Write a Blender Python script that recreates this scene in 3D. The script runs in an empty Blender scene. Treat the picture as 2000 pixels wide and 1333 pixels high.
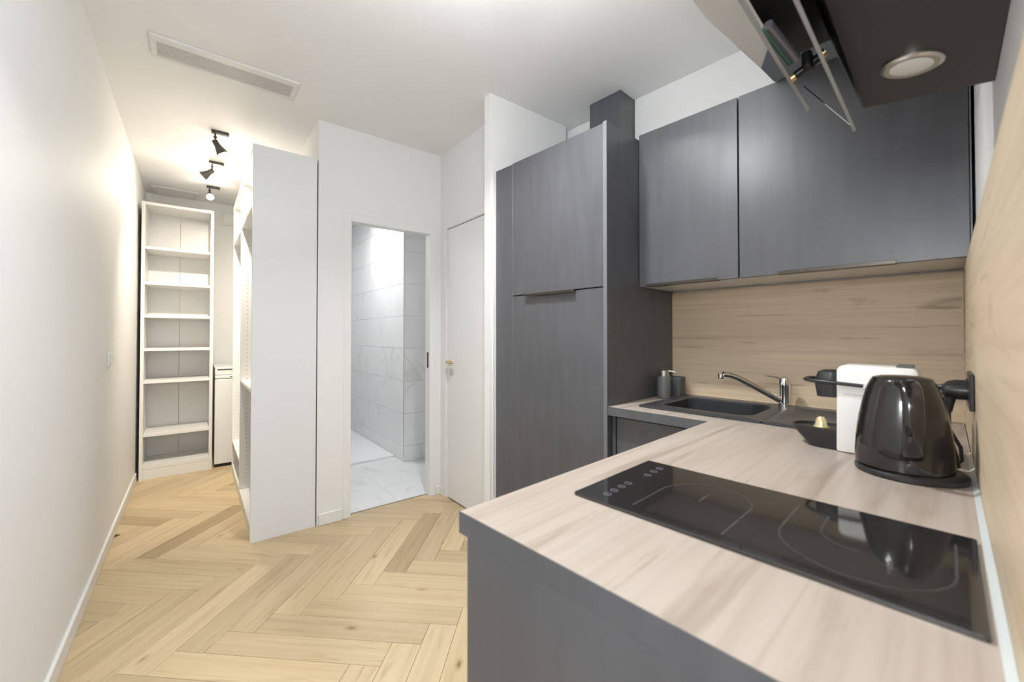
import bpy, bmesh, math, random
from mathutils import Vector, Matrix
random.seed(7)
S = bpy.context.scene
COL = S.collection
# ------------------------------------------------------------------ camera
Y1 = math.radians(43.138)
F_PX = 795.37
CAM_H = 1.23
cam_d = bpy.data.cameras.new('camera')
cam = bpy.data.objects.new('camera', cam_d)
COL.objects.link(cam)
S.camera = cam
cam_d.sensor_fit = 'HORIZONTAL'
cam_d.sensor_width = 36.0
cam_d.lens = 36.0 * F_PX / 2000.0
cam_d.shift_y = -21.5 / 2000.0
cam_d.clip_start = 0.02
cam.location = (0, 0, CAM_H)
fw = Vector((-math.cos(Y1), math.sin(Y1), 0))
cam.rotation_euler = (math.radians(90.7624), 0, math.atan2(fw.y, fw.x) - math.pi / 2)
cam_d.dof.use_dof = True
cam_d.dof.focus_distance = 2.9
cam_d.dof.aperture_fstop = 3.2
# ------------------------------------------------------------------ world, lights, exposure
S.view_settings.view_transform = 'Standard'
S.view_settings.look = 'None'
S.view_settings.gamma = 1.0
S.view_settings.use_curve_mapping = False
S.view_settings.exposure = 0.0
wd = bpy.data.worlds.new('world')
S.world = wd
wd.use_nodes = True
wd.node_tree.nodes['Background'].inputs[0].default_value = (0.80, 0.90, 1.0, 1)
wd.node_tree.nodes['Background'].inputs[1].default_value = 1.2
# frame of the rotated left part of the flat (corridor, bathroom)
EO = Vector((-2.821, 0.525, 0))
EANG = math.radians(90 - 5.193)


def W(b, a, z=0.0):
    c, s = math.cos(EANG), math.sin(EANG)
    return Vector((EO.x + b * c - a * s, EO.y + b * s + a * c, z))


def lamp(name, kind, loc, power, color, size=0.1, size_y=None, direction=(0, 0, -1), spot=None, blend=0.5, spread=None):
    d = bpy.data.lights.new(name, kind)
    d.energy = power
    d.color = color
    if kind == 'AREA':
        d.size = size
        if size_y:
            d.shape = 'RECTANGLE'
            d.size_y = size_y
        else:
            d.shape = 'DISK'
        if spread:
            d.spread = spread
    else:
        d.shadow_soft_size = size
    if kind == 'SPOT':
        d.spot_size = spot
        d.spot_blend = blend
    o = bpy.data.objects.new(name, d)
    o.location = loc
    o.rotation_euler = Vector(direction).to_track_quat('-Z', 'Y').to_euler()
    COL.objects.link(o)
    return o


WARM = (1.0, 0.91, 0.76)
NEUT = (0.98, 0.99, 1.0)
COOL = (0.80, 0.90, 1.0)
CEIL = 2.64
# added area light, assumed daylight by the unseen window of the adjoining room
lamp('assumed_daylight', 'AREA', (2.78, 0.75, 1.35), 48, COOL, 1.7, 2.1, (-1, 0, 0))
# ------------------------------------------------------------------ materials
MATS = {}


def newmat(name):
    m = bpy.data.materials.new(name)
    m.use_nodes = True
    nt = m.node_tree
    bs = nt.nodes['Principled BSDF']
    MATS[name] = m
    return m, nt, bs


def N(nt, t, **kw):
    n = nt.nodes.new(t)
    for k, v in kw.items():
        setattr(n, k, v)
    return n


def plain(name, col, rough=0.5, metal=0.0, spec=0.5, noise=0.03, scale=6.0, bump=0.0, bscale=200.0, coat=0.0, trans=0.0, emit=None, estr=0.0, ior=None):
    m, nt, bs = newmat(name)
    bs.inputs['Roughness'].default_value = rough
    bs.inputs['Metallic'].default_value = metal
    bs.inputs['Specular IOR Level'].default_value = spec
    bs.inputs['Coat Weight'].default_value = coat
    bs.inputs['Transmission Weight'].default_value = trans
    if ior:
        bs.inputs['IOR'].default_value = ior
    tc = N(nt, 'ShaderNodeTexCoord')
    if noise > 0:
        nz = N(nt, 'ShaderNodeTexNoise')
        nz.inputs['Scale'].default_value = scale
        nz.inputs['Detail'].default_value = 4
        nt.links.new(tc.outputs['Object'], nz.inputs['Vector'])
        rp = N(nt, 'ShaderNodeMixRGB', blend_type='MIX')
        rp.inputs[1].default_value = tuple(max(0, c * (1 - noise)) for c in col) + (1,)
        rp.inputs[2].default_value = tuple(min(1, c * (1 + noise)) for c in col) + (1,)
        nt.links.new(nz.outputs['Fac'], rp.inputs[0])
        nt.links.new(rp.outputs[0], bs.inputs['Base Color'])
    else:
        bs.inputs['Base Color'].default_value = tuple(col) + (1,)
    if bump > 0:
        nb = N(nt, 'ShaderNodeTexNoise')
        nb.inputs['Scale'].default_value = bscale
        nb.inputs['Detail'].default_value = 3
        nt.links.new(tc.outputs['Object'], nb.inputs['Vector'])
        b = N(nt, 'ShaderNodeBump')
        b.inputs['Strength'].default_value = bump
        b.inputs['Distance'].default_value = 0.002
        nt.links.new(nb.outputs['Fac'], b.inputs['Height'])
        nt.links.new(b.outputs['Normal'], bs.inputs['Normal'])
    if emit:
        bs.inputs['Emission Color'].default_value = tuple(emit) + (1,)
        bs.inputs['Emission Strength'].default_value = estr
    return m


def ramp(nt, stops):
    r = N(nt, 'ShaderNodeValToRGB')
    el = r.color_ramp.elements
    while len(el) < len(stops):
        el.new(0.5)
    for e, (p, c) in zip(el, stops):
        e.position = p
        e.color = tuple(c) + (1,)
    return r


def wood(name, light, mid, dark, axis, fine=60.0, broad=3.0, rough=0.45, per_object=False, streak=0.5, coat=0.0, tone=None):
    """Procedural timber: grain stretched along one axis, plus darker streaks."""
    m, nt, bs = newmat(name)
    L = nt.links.new
    tc = N(nt, 'ShaderNodeTexCoord')
    vec = tc.outputs['Object']
    oi = None
    if per_object:
        oi = N(nt, 'ShaderNodeObjectInfo')
        mul = N(nt, 'ShaderNodeMath', operation='MULTIPLY')
        mul.inputs[1].default_value = 57.0
        L(oi.outputs['Random'], mul.inputs[0])
        cb = N(nt, 'ShaderNodeCombineXYZ')
        for i in range(3):
            L(mul.outputs[0], cb.inputs[i])
        ad = N(nt, 'ShaderNodeVectorMath', operation='ADD')
        L(vec, ad.inputs[0])
        L(cb.outputs[0], ad.inputs[1])
        vec = ad.outputs[0]

    def nz(scale, stretch, detail, dist=0.0):
        mp = N(nt, 'ShaderNodeMapping')
        sc = [1.0, 1.0, 1.0]
        sc[axis] = stretch
        mp.inputs['Scale'].default_value = sc
        L(vec, mp.inputs['Vector'])
        t = N(nt, 'ShaderNodeTexNoise')
        t.inputs['Scale'].default_value = scale
        t.inputs['Detail'].default_value = detail
        t.inputs['Distortion'].default_value = dist
        L(mp.outputs[0], t.inputs['Vector'])
        return t.outputs['Fac']
    f_broad = nz(broad, 0.16, 5, 0.6)
    f_fine = nz(fine, 0.03, 6, 0.2)
    f_streak = nz(broad * 3.2, 0.10, 6, 1.2)
    r1 = ramp(nt, [(0.32, mid), (0.62, light)])
    L(f_broad, r1.inputs[0])
    r2 = ramp(nt, [(0.30, dark), (0.55, light)])
    L(f_fine, r2.inputs[0])
    mx = N(nt, 'ShaderNodeMixRGB', blend_type='MIX')
    mx.inputs[0].default_value = 0.28
    L(r1.outputs[0], mx.inputs[1])
    L(r2.outputs[0], mx.inputs[2])
    r3 = ramp(nt, [(0.30, (1, 1, 1)), (0.36, (0, 0, 0)), (0.60, (0, 0, 0)), (0.68, (0.7, 0.7, 0.7))])
    L(f_streak, r3.inputs[0])
    sm = N(nt, 'ShaderNodeMath', operation='MULTIPLY')
    sm.inputs[1].default_value = streak
    L(r3.outputs[0], sm.inputs[0])
    mx2 = N(nt, 'ShaderNodeMixRGB', blend_type='MIX')
    L(sm.outputs[0], mx2.inputs[0])
    L(mx.outputs[0], mx2.inputs[1])
    mx2.inputs[2].default_value = tuple(dark) + (1,)
    out = mx2.outputs[0]
    if per_object:
        mm = N(nt, 'ShaderNodeMixRGB', blend_type='MULTIPLY')
        mm.inputs[0].default_value = 1.0
        mp = N(nt, 'ShaderNodeMapping')
        mp.inputs['Scale'].default_value = (1.0, 2.2, 1.0)
        L(vec, mp.inputs['Vector'])
        vo = N(nt, 'ShaderNodeTexVoronoi')
        vo.inputs['Scale'].default_value = 2.4
        L(mp.outputs[0], vo.inputs['Vector'])
        kr = ramp(nt, [(0.02, (0.35, 0.27, 0.2)), (0.05, (0.8, 0.74, 0.66)), (0.10, (1, 1, 1))])
        L(vo.outputs['Distance'], kr.inputs[0])
        mk = N(nt, 'ShaderNodeMixRGB', blend_type='MULTIPLY')
        mk.inputs[0].default_value = 1.0
        L(out, mk.inputs[1])
        L(kr.outputs[0], mk.inputs[2])
        L(mk.outputs[0], mm.inputs[1])
        L(oi.outputs['Color'], mm.inputs[2])
        out = mm.outputs[0]
    L(out, bs.inputs['Base Color'])
    bs.inputs['Roughness'].default_value = rough
    bs.inputs['Coat Weight'].default_value = coat
    bp = N(nt, 'ShaderNodeBump')
    bp.inputs['Strength'].default_value = 0.06
    bp.inputs['Distance'].default_value = 0.002
    L(f_fine, bp.inputs['Height'])
    L(bp.outputs['Normal'], bs.inputs['Normal'])
    return m


def marble(name, base, vein, rough=0.2, scale=1.6, amount=0.6):
    m, nt, bs = newmat(name)
    L = nt.links.new
    ge = N(nt, 'ShaderNodeNewGeometry')
    oi = N(nt, 'ShaderNodeObjectInfo')
    mu = N(nt, 'ShaderNodeMath', operation='MULTIPLY')
    mu.inputs[1].default_value = 31.0
    L(oi.outputs['Random'], mu.inputs[0])
    ad = N(nt, 'ShaderNodeVectorMath', operation='ADD')
    L(ge.outputs['Position'], ad.inputs[0])
    L(mu.outputs[0], ad.inputs[1])
    n1 = N(nt, 'ShaderNodeTexNoise')
    n1.inputs['Scale'].default_value = scale
    n1.inputs['Detail'].default_value = 7
    n1.inputs['Distortion'].default_value = 1.4
    L(ad.outputs[0], n1.inputs['Vector'])
    r = ramp(nt, [(0.465, (0, 0, 0)), (0.497, (1, 1, 1)), (0.503, (1, 1, 1)), (0.545, (0, 0, 0))])
    L(n1.outputs['Fac'], r.inputs[0])
    n2 = N(nt, 'ShaderNodeTexNoise')
    n2.inputs['Scale'].default_value = scale * 1.3
    n2.inputs['Detail'].default_value = 3
    L(ad.outputs[0], n2.inputs['Vector'])
    r2 = ramp(nt, [(0.45, (0, 0, 0)), (0.7, (1, 1, 1))])
    L(n2.outputs['Fac'], r2.inputs[0])
    mm = N(nt, 'ShaderNodeMath', operation='MULTIPLY')
    L(r.outputs[0], mm.inputs[0])
    L(r2.outputs[0], mm.inputs[1])
    m2 = N(nt, 'ShaderNodeMath', operation='MULTIPLY')
    m2.inputs[1].default_value = amount
    L(mm.outputs[0], m2.inputs[0])
    mx = N(nt, 'ShaderNodeMixRGB')
    mx.inputs[1].default_value = tuple(base) + (1,)
    mx.inputs[2].default_value = tuple(vein) + (1,)
    L(m2.outputs[0], mx.inputs[0])
    L(mx.outputs[0], bs.inputs['Base Color'])
    bs.inputs['Roughness'].default_value = rough
    return m


def laminate(name, col, rough=0.38, spec=0.5):
    """Dark metallic-effect laminate with faint brushed vertical mottling."""
    m, nt, bs = newmat(name)
    L = nt.links.new
    tc = N(nt, 'ShaderNodeTexCoord')
    mp = N(nt, 'ShaderNodeMapping')
    mp.inputs['Scale'].default_value = (1, 1, 0.12)
    L(tc.outputs['Object'], mp.inputs['Vector'])
    a = N(nt, 'ShaderNodeTexNoise')
    a.inputs['Scale'].default_value = 26
    a.inputs['Detail'].default_value = 6
    L(mp.outputs[0], a.inputs['Vector'])
    b = N(nt, 'ShaderNodeTexNoise')
    b.inputs['Scale'].default_value = 2.6
    b.inputs['Detail'].default_value = 4
    L(tc.outputs['Object'], b.inputs['Vector'])
    ms = N(nt, 'ShaderNodeMath', operation='ADD')
    L(a.outputs['Fac'], ms.inputs[0])
    L(b.outputs['Fac'], ms.inputs[1])
    r = ramp(nt, [(0.35, tuple(c * 0.86 for c in col)), (0.65, tuple(c * 1.14 for c in col))])
    hf = N(nt, 'ShaderNodeMath', operation='MULTIPLY')
    hf.inputs[1].default_value = 0.5
    L(ms.outputs[0], hf.inputs[0])
    L(hf.outputs[0], r.inputs[0])
    L(r.outputs[0], bs.inputs['Base Color'])
    bs.inputs['Roughness'].default_value = rough
    bs.inputs['Specular IOR Level'].default_value = spec
    return m


plain('wall_paint', (0.82, 0.818, 0.81), 0.6, spec=0.25, noise=0.012, scale=2.5, bump=0.04, bscale=90)
plain('ceiling_paint', (0.87, 0.872, 0.87), 0.7, noise=0.01, scale=2)
plain('door_paint', (0.82, 0.82, 0.81), 0.35, noise=0.01)
plain('white_melamine', (0.80, 0.79, 0.77), 0.35, noise=0.012, scale=3)
plain('white_panel', (0.78, 0.79, 0.80), 0.4, noise=0.012, scale=3)
plain('hole_dark', (0.30, 0.28, 0.25), 0.7, noise=0)
plain('gap_dark', (0.03, 0.03, 0.03), 0.7, noise=0)
plain('white_plastic', (0.82, 0.82, 0.80), 0.3, noise=0.01)
plain('cream_plastic', (0.86, 0.86, 0.83), 0.22, noise=0.01)
plain('grille_paint', (0.78, 0.775, 0.75), 0.45, noise=0.01)
plain('lamp_metal', (0.075, 0.068, 0.06), 0.4, metal=0.6, noise=0.05)
plain('lamp_glow', (1, 1, 1), 0.5, noise=0, emit=(1.0, 0.9, 0.74), estr=28)
plain('bath_lamp_glow', (1, 1, 1), 0.5, noise=0, emit=(1.0, 0.98, 0.95), estr=6)
plain('down_glow', (1, 1, 1), 0.5, noise=0, emit=(1.0, 0.96, 0.9), estr=8)
plain('fill_glow', (1, 1, 1), 0.4, noise=0, emit=(0.95, 0.98, 1.0), estr=47)
plain('fill_glow_wall', (1, 1, 1), 0.4, noise=0, emit=(0.95, 0.98, 1.0), estr=76)
plain('hood_diffuser', (0.75, 0.74, 0.70), 0.5, noise=0.02)
laminate('dark_laminate', (0.086, 0.087, 0.095), 0.34, 0.6)
plain('dark_edge', (0.10, 0.10, 0.10), 0.4, noise=0.04)
plain('edge_grey', (0.15, 0.155, 0.17), 0.4, noise=0.02)
plain('dark_handle', (0.09, 0.08, 0.07), 0.3, metal=0.8, noise=0.03)
plain('subfloor', (0.25, 0.17, 0.09), 0.8, noise=0.1)
wood('oak_plank', (0.565, 0.442, 0.272), (0.485, 0.362, 0.207), (0.34, 0.238, 0.125), 0, fine=46, broad=6.0, rough=0.42, per_object=True, streak=0.55)
wood('worktop_wood', (0.43, 0.372, 0.325), (0.375, 0.312, 0.26), (0.22, 0.165, 0.125), 1, fine=55, broad=4.2, rough=0.34, streak=0.65)
wood('splash_wood_back', (0.70, 0.57, 0.41), (0.61, 0.485, 0.335), (0.36, 0.26, 0.16), 0, fine=55, broad=4.6, rough=0.5, streak=0.8)
wood('splash_wood_side', (0.70, 0.57, 0.41), (0.61, 0.485, 0.335), (0.36, 0.26, 0.16), 1, fine=55, broad=4.6, rough=0.42, streak=0.7)
marble('marble_tile', (0.84, 0.845, 0.85), (0.50, 0.48, 0.45), 0.16, 1.3, 0.38)
marble('marble_floor', (0.78, 0.785, 0.785), (0.55, 0.54, 0.51), 0.25, 2.0, 0.5)
plain('grout', (0.90, 0.90, 0.90), 0.7, noise=0.02)
plain('shower_white', (0.86, 0.87, 0.87), 0.3, noise=0.01)
plain('tile_trim', (0.75, 0.74, 0.68), 0.25, metal=0.6, noise=0.02)
plain('composite_black', (0.040, 0.041, 0.045), 0.30, noise=0.25, scale=300, bump=0.05, bscale=500)
plain('black_gloss', (0.014, 0.012, 0.012), 0.07, noise=0.05, coat=0.3)
plain('black_plastic', (0.02, 0.02, 0.021), 0.35, noise=0.06)
plain('grey_matte', (0.11, 0.115, 0.115), 0.55, noise=0.06)
plain('chrome', (0.82, 0.82, 0.83), 0.08, metal=1.0, noise=0)
plain('brushed_steel', (0.62, 0.61, 0.59), 0.3, metal=1.0, noise=0.02)
plain('brass', (0.62, 0.44, 0.24), 0.28, metal=1.0, noise=0.03)
plain('cooktop_glass', (0.018, 0.017, 0.017), 0.06, noise=0.04, spec=1.0)
plain('cooktop_print', (0.055, 0.055, 0.06), 0.25, noise=0.02)
plain('cooktop_icon', (0.20, 0.20, 0.23), 0.3, noise=0.02)
plain('hood_black', (0.035, 0.032, 0.030), 0.42, noise=0.12, scale=14)
plain('hood_inside', (0.05, 0.045, 0.04), 0.35, metal=0.5, noise=0.3, scale=9)
plain('glass_edge', (0.35, 0.36, 0.38), 0.12, noise=0.02)
plain('smoked_glass', (0.55, 0.58, 0.62), 0.02, noise=0, trans=0.92, ior=1.45)
plain('hood_glass', (0.02, 0.02, 0.021), 0.08, noise=0.05, spec=0.7)
plain('strut_grey', (0.50, 0.50, 0.56), 0.3, metal=0.4, noise=0.03)
plain('strut_green', (0.16, 0.34, 0.24), 0.15, noise=0.03, coat=0.5)
plain('capsule_gold', (0.72, 0.62, 0.36), 0.3, metal=0.5, noise=0.03)
plain('sealant', (0.58, 0.61, 0.60), 0.35, noise=0.01)
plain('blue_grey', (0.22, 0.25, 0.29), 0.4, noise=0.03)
plain('drain_steel', (0.5, 0.5, 0.5), 0.25, metal=1, noise=0)
plain('window_frame_paint', (0.8, 0.8, 0.8), 0.4, noise=0)


# ------------------------------------------------------------------ mesh helpers
BASE = {}


class MB:
    def __init__(self):
        self.bm = bmesh.new()

    def box(self, x0, x1, y0, y1, z0, z1, bevel=0.0, seg=1):
        b = bmesh.new()
        xs, ys, zs = (min(x0, x1), max(x0, x1)), (min(y0, y1), max(y0, y1)), (min(z0, z1), max(z0, z1))
        v = [b.verts.new((xs[i & 1], ys[(i >> 1) & 1], zs[i >> 2])) for i in range(8)]
        for f in ((0, 2, 3, 1), (4, 5, 7, 6), (0, 1, 5, 4), (2, 6, 7, 3), (0, 4, 6, 2), (1, 3, 7, 5)):
            b.faces.new([v[i] for i in f])
        if bevel > 0:
            bmesh.ops.bevel(b, geom=list(b.edges), offset=bevel, segments=seg, affect='EDGES', profile=0.5)
        self._merge(b)
        return self

    def prism(self, pts, z0, z1, bevel=0.0, seg=1):
        """polygon in the xy plane extruded in z"""
        b = bmesh.new()
        lo = [b.verts.new((p[0], p[1], z0)) for p in pts]
        hi = [b.verts.new((p[0], p[1], z1)) for p in pts]
        n = len(pts)
        b.faces.new(lo[::-1])
        b.faces.new(hi)
        for i in range(n):
            b.faces.new((lo[i], lo[(i + 1) % n], hi[(i + 1) % n], hi[i]))
        bmesh.ops.recalc_face_normals(b, faces=b.faces)
        if bevel > 0:
            bmesh.ops.bevel(b, geom=list(b.edges), offset=bevel, segments=seg, affect='EDGES', profile=0.5)
        self._merge(b)
        return self

    def prism_y(self, pts, y0, y1, bevel=0.0):
        """polygon in the xz plane extruded in y"""
        b = bmesh.new()
        lo = [b.verts.new((p[0], y0, p[1])) for p in pts]
        hi = [b.verts.new((p[0], y1, p[1])) for p in pts]
        n = len(pts)
        b.faces.new(lo)
        b.faces.new(hi[::-1])
        for i in range(n):
            b.faces.new((lo[(i + 1) % n], lo[i], hi[i], hi[(i + 1) % n]))
        bmesh.ops.recalc_face_normals(b, faces=b.faces)
        if bevel > 0:
            bmesh.ops.bevel(b, geom=list(b.edges), offset=bevel, segments=2, affect='EDGES', profile=0.5)
        self._merge(b)
        return self

    def lathe(self, prof, c, axis=(0, 0, 1), seg=32, squash=None, caps=True):
        """profile [(r, h)...] turned about an axis through c"""
        b = bmesh.new()
        q = Vector((0, 0, 1)).rotation_difference(Vector(axis).normalized())
        rings = []
        for r, h in prof:
            ring = []
            for i in range(seg):
                t = 2 * math.pi * i / seg
                x, y = r * math.cos(t), r * math.sin(t)
                if squash:
                    x *= squash[0]
                    y *= squash[1]
                ring.append(b.verts.new(Vector(c) + q @ Vector((x, y, h))))
            rings.append(ring)
        for r0, r1 in zip(rings, rings[1:]):
            for i in range(seg):
                j = (i + 1) % seg
                b.faces.new((r0[i], r0[j], r1[j], r1[i]))
        if caps:
            b.faces.new(rings[0][::-1])
            b.faces.new(rings[-1])
        bmesh.ops.recalc_face_normals(b, faces=b.faces)
        self._merge(b)
        return self

    def tube(self, path, r, seg=10, cap=True):
        path = [Vector(p) for p in path]
        n = len(path)
        rs = r if isinstance(r, (list, tuple)) else [r] * n
        b = bmesh.new()
        rings = []
        up = None
        for i, p in enumerate(path):
            d = (path[min(i + 1, n - 1)] - path[max(i - 1, 0)]).normalized()
            if up is None:
                up = Vector((0, 0, 1)) if abs(d.z) < 0.9 else Vector((1, 0, 0))
            s = d.cross(up).normalized()
            up = s.cross(d).normalized()
            rings.append([b.verts.new(p + (s * math.cos(2 * math.pi * k / seg) + up * math.sin(2 * math.pi * k / seg)) * rs[i]) for k in range(seg)])
        for r0, r1 in zip(rings, rings[1:]):
            for k in range(seg):
                j = (k + 1) % seg
                b.faces.new((r0[k], r0[j], r1[j], r1[k]))
        if cap:
            b.faces.new(rings[0][::-1])
            b.faces.new(rings[-1])
        bmesh.ops.recalc_face_normals(b, faces=b.faces)
        self._merge(b)
        return self

    def disc(self, c, r, nrm, seg=6):
        b = bmesh.new()
        q = Vector((0, 0, 1)).rotation_difference(Vector(nrm))
        b.faces.new([b.verts.new(Vector(c) + q @ Vector((r * math.cos(6.2832 * i / seg), r * math.sin(6.2832 * i / seg), 0))) for i in range(seg)])
        self._merge(b)
        return self

    def ring_path(self, pts, w, z0, z1, closed=True):
        """flat printed line of width w along pts in xy"""
        n = len(pts)
        m = n if closed else n - 1
        for i in range(m):
            p, q = Vector(pts[i] + (0,)), Vector(pts[(i + 1) % n] + (0,))
            d = (q - p)
            if d.length < 1e-6:
                continue
            d.normalize()
            s = Vector((-d.y, d.x, 0)) * w / 2
            e = d * w * 0.25
            self.prism([(v.x, v.y) for v in (p - s - e, q - s + e, q + s + e, p + s - e)], z0, z1)
        return self

    def _merge(self, b):
        me = bpy.data.meshes.new('tmp')
        b.to_mesh(me)
        b.free()
        self.bm.from_mesh(me)
        bpy.data.meshes.remove(me)

    def build(self, name, mat, parent=None, e=False, smooth=False, base=None, label=None):
        """link everything collected as one mesh object. e=True: coordinates are (b, a, z) of the rotated frame"""
        if parent is not None:
            org = Vector(BASE[parent.name])
        else:
            org = Vector(base) if base is not None else Vector((0, 0, 0))
        bmesh.ops.translate(self.bm, vec=-org, verts=self.bm.verts)
        me = bpy.data.meshes.new(name)
        self.bm.to_mesh(me)
        self.bm.free()
        if smooth:
            me.polygons.foreach_set('use_smooth', [True] * len(me.polygons))
            try:
                me.set_sharp_from_angle(angle=math.radians(38))
            except Exception:
                pass
        me.materials.append(MATS[mat])
        o = bpy.data.objects.new(name, me)
        COL.objects.link(o)
        if parent is not None:
            o.parent = parent
        else:
            place(o, org, e)
        BASE[o.name] = org
        if label:
            o['label'] = label
        return o


def place(o, org, e):
    if e:
        o.location = W(org.x, org.y, org.z)
        o.rotation_euler = (0, 0, EANG)
    else:
        o.location = org


def tag(o, label, cat, group=None):
    o['label'] = label
    o['category'] = cat
    if group:
        o['group'] = group
    return o


def thing(name, label, cat, base, e=False, group=None):
    o = bpy.data.objects.new(name, None)
    o.empty_display_size = 0.05
    COL.objects.link(o)
    place(o, Vector(base), e)
    BASE[o.name] = Vector(base)
    return tag(o, label, cat, group)


def struct(o, label=None):
    o['kind'] = 'structure'
    if label:
        o['label'] = label
    return o


# ================================================================== SETTING
XR = 0.063      # painted face of the right wall
YB = 2.19       # painted face of the kitchen's back wall
# ---- floor: subfloor + individual herringbone planks
fl = struct(MB().box(-6.0, 2.9, -1.1, 2.4, -0.09, -0.014).build('floor', 'subfloor'), 'oak herringbone parquet floor')
ANG1 = math.radians(-48.3)          # long axis of one set of boards
PL, PW = 0.708, 0.118
d1 = Vector((math.cos(ANG1), math.sin(ANG1)))
d2 = Vector((-d1.y, d1.x))
anchor = Vector((-2.019, 0.972))     # lower-left corner of the dark board in view


def clip_half(poly, n, d):
    out = []
    for i in range(len(poly)):
        p, q = poly[i], poly[(i + 1) % len(poly)]
        a, b = p.dot(n) - d, q.dot(n) - d
        if a <= 0:
            out.append(p)
        if a * b < 0:
            out.append(p + (q - p) * (a / (a - b)))
    return out


def parea(p):
    return abs(sum(p[i].x * p[(i + 1) % len(p)].y - p[(i + 1) % len(p)].x * p[i].y for i in range(len(p)))) / 2 if len(p) > 2 else 0


e2 = Vector((math.cos(EANG), math.sin(EANG)))       # +b
e1 = Vector((-math.sin(EANG), math.cos(EANG)))      # +a
eo = Vector((EO.x, EO.y))


def fit_plank(poly):
    # inside of left wall, before end wall, before kitchen back wall
    poly = clip_half(poly, -e2, -(eo.dot(e2) - 0.654))
    poly = clip_half(poly, e1, eo.dot(e1) + 2.49)
    poly = clip_half(poly, Vector((0, 1)), 2.15)
    poly = clip_half(poly, Vector((1, 0)), 2.7)
    if len(poly) < 3:
        return None
    # not under the bathroom (a>0.045 and b>0.36)
    ins = clip_half(clip_half(poly, -e1, -(eo.dot(e1) + 0.045)), -e2, -(eo.dot(e2) + 0.36))
    if parea(ins) > 1e-5:
        c1 = clip_half(poly, e1, eo.dot(e1) + 0.045)
        c2 = clip_half(poly, e2, eo.dot(e2) + 0.36)
        poly = c1 if parea(c1) >= parea(c2) else c2
    # not behind the entrance door wall (b>1.27, a>-0.9)
    ins = clip_half(clip_half(poly, -e2, -(eo.dot(e2) + 1.262)), -e1, -(eo.dot(e1) - 0.90))
    if len(poly) > 2 and parea(ins) > 1e-5:
        poly = clip_half(poly, e2, eo.dot(e2) + 1.262)
    if parea(poly) < 0.003:
        return None
    return poly


g = 0.0006
full = None


def plank_mesh(lp):
    mb = MB()
    mb.prism([(p.x, p.y) for p in lp], -0.014, 0.0, bevel=0.0007)
    me = bpy.data.meshes.new('plank')
    mb.bm.to_mesh(me)
    mb.bm.free()
    me.materials.append(MATS['oak_plank'])
    return me


def lay_plank(corner, long_d, wide_d):
    """corner + long_d*PL + wide_d*PW"""
    global full
    c = corner + long_d * PL / 2 + wide_d * PW / 2
    quad = [c + long_d * sx * (PL / 2 - g) + wide_d * sy * (PW / 2 - g) for sx, sy in ((-1, -1), (1, -1), (1, 1), (-1, 1))]
    a0 = parea(quad)
    p = fit_plank(quad)
    if not p:
        return
    ang = math.atan2(long_d.y, long_d.x)
    lp = [Vector(((q - c).dot(long_d), (q - c).dot(Vector((-long_d.y, long_d.x))))) for q in p]
    if abs(parea(p) - a0) < 1e-6:
        if full is None:
            full = plank_mesh(lp)
        me = full
    else:
        me = plank_mesh(lp)
    o = bpy.data.objects.new('plank', me)
    COL.objects.link(o)
    o.parent = fl
    t_ = random.choice((0.90, 0.96, 1.0, 1.0, 1.04, 1.08, 1.10)) + random.uniform(-0.02, 0.02)
    if random.random() < 0.07 or (corner - anchor).length < 0.01:
        t_ = 0.74
    o.color = (t_, t_ * (0.97 if t_ < 0.8 else 1.0), t_ * (0.90 if t_ < 0.8 else 1.0), 1)
    o.location = (c.x, c.y, 0)
    o.rotation_euler = (0, 0, ang)


# herringbone lattice in (u, v): boards along u and boards along v, stepped by one board width
u_, v_ = -d1, d2
xmin, xmax, ymin, ymax = -5.3, 0.95, -0.70, 2.0
for i in range(-80, 80):
    for j in range(-12, 12):
        o_ = anchor + (u_ + v_) * (PW * i) + (u_ - v_) * (PL * j)
        for corner, ld_, wd_ in ((o_, u_, v_), (o_ - u_ * PW, v_, u_)):
            c_ = corner + ld_ * PL / 2 + wd_ * PW / 2
            if xmin < c_.x < xmax and ymin < c_.y < ymax:
                # nothing to see under the kitchen units
                if c_.x > -0.1 and c_.y > 0.75 or c_.y > 1.95 and c_.x > -1.7:
                    continue
                lay_plank(corner, ld_, wd_)

# ---- ceiling
struct(MB().box(-6.0, 2.9, -1.2, 2.4, CEIL, CEIL + 0.08).build('ceiling', 'ceiling_paint'))
# lowered soffit over the hood side
struct(MB().prism([(-0.503, 0.2), (-0.505, 1.309), (-0.449, 1.824), (-0.445, YB), (0.50, YB), (0.50, 0.2)], 2.222, CEIL).build('ceiling_soffit', 'ceiling_paint'), 'white lowered soffit above the hood')
# ---- walls (b, a, z)
struct(MB().box(-0.755, -0.655, -5.9, 2.60, -0.09, CEIL).build('wall_left', 'wall_paint', e=True))
struct(MB().box(-0.655, 0.36, 2.50, 2.60, -0.09, CEIL).build('wall_end', 'wall_paint', e=True))
struct(MB().box(0.362, 0.43, 0.07, 2.90, -0.09, CEIL).build('wall_closet', 'wall_paint', e=True))
OB0, OB1, OZ = 0.573, 1.159, 2.01       # bathroom opening
m = MB().box(0.362, OB0 - 0.05, 0.0, 0.07, -0.09, CEIL).box(OB1 + 0.05, 2.0, 0.0, 0.07, -0.09, CEIL).box(OB0 - 0.05, OB1 + 0.05, 0.0, 0.07, OZ + 0.05, CEIL)
struct(m.build('wall_bathroom', 'wall_paint', e=True))
m = MB().box(OB0 - 0.05, OB0, -0.004, 0.075, 0, OZ + 0.05, 0.002).box(OB1, OB1 + 0.05, -0.004, 0.075, 0, OZ + 0.05, 0.002).box(OB0, OB1, -0.004, 0.075, OZ, OZ + 0.05, 0.002)
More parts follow.
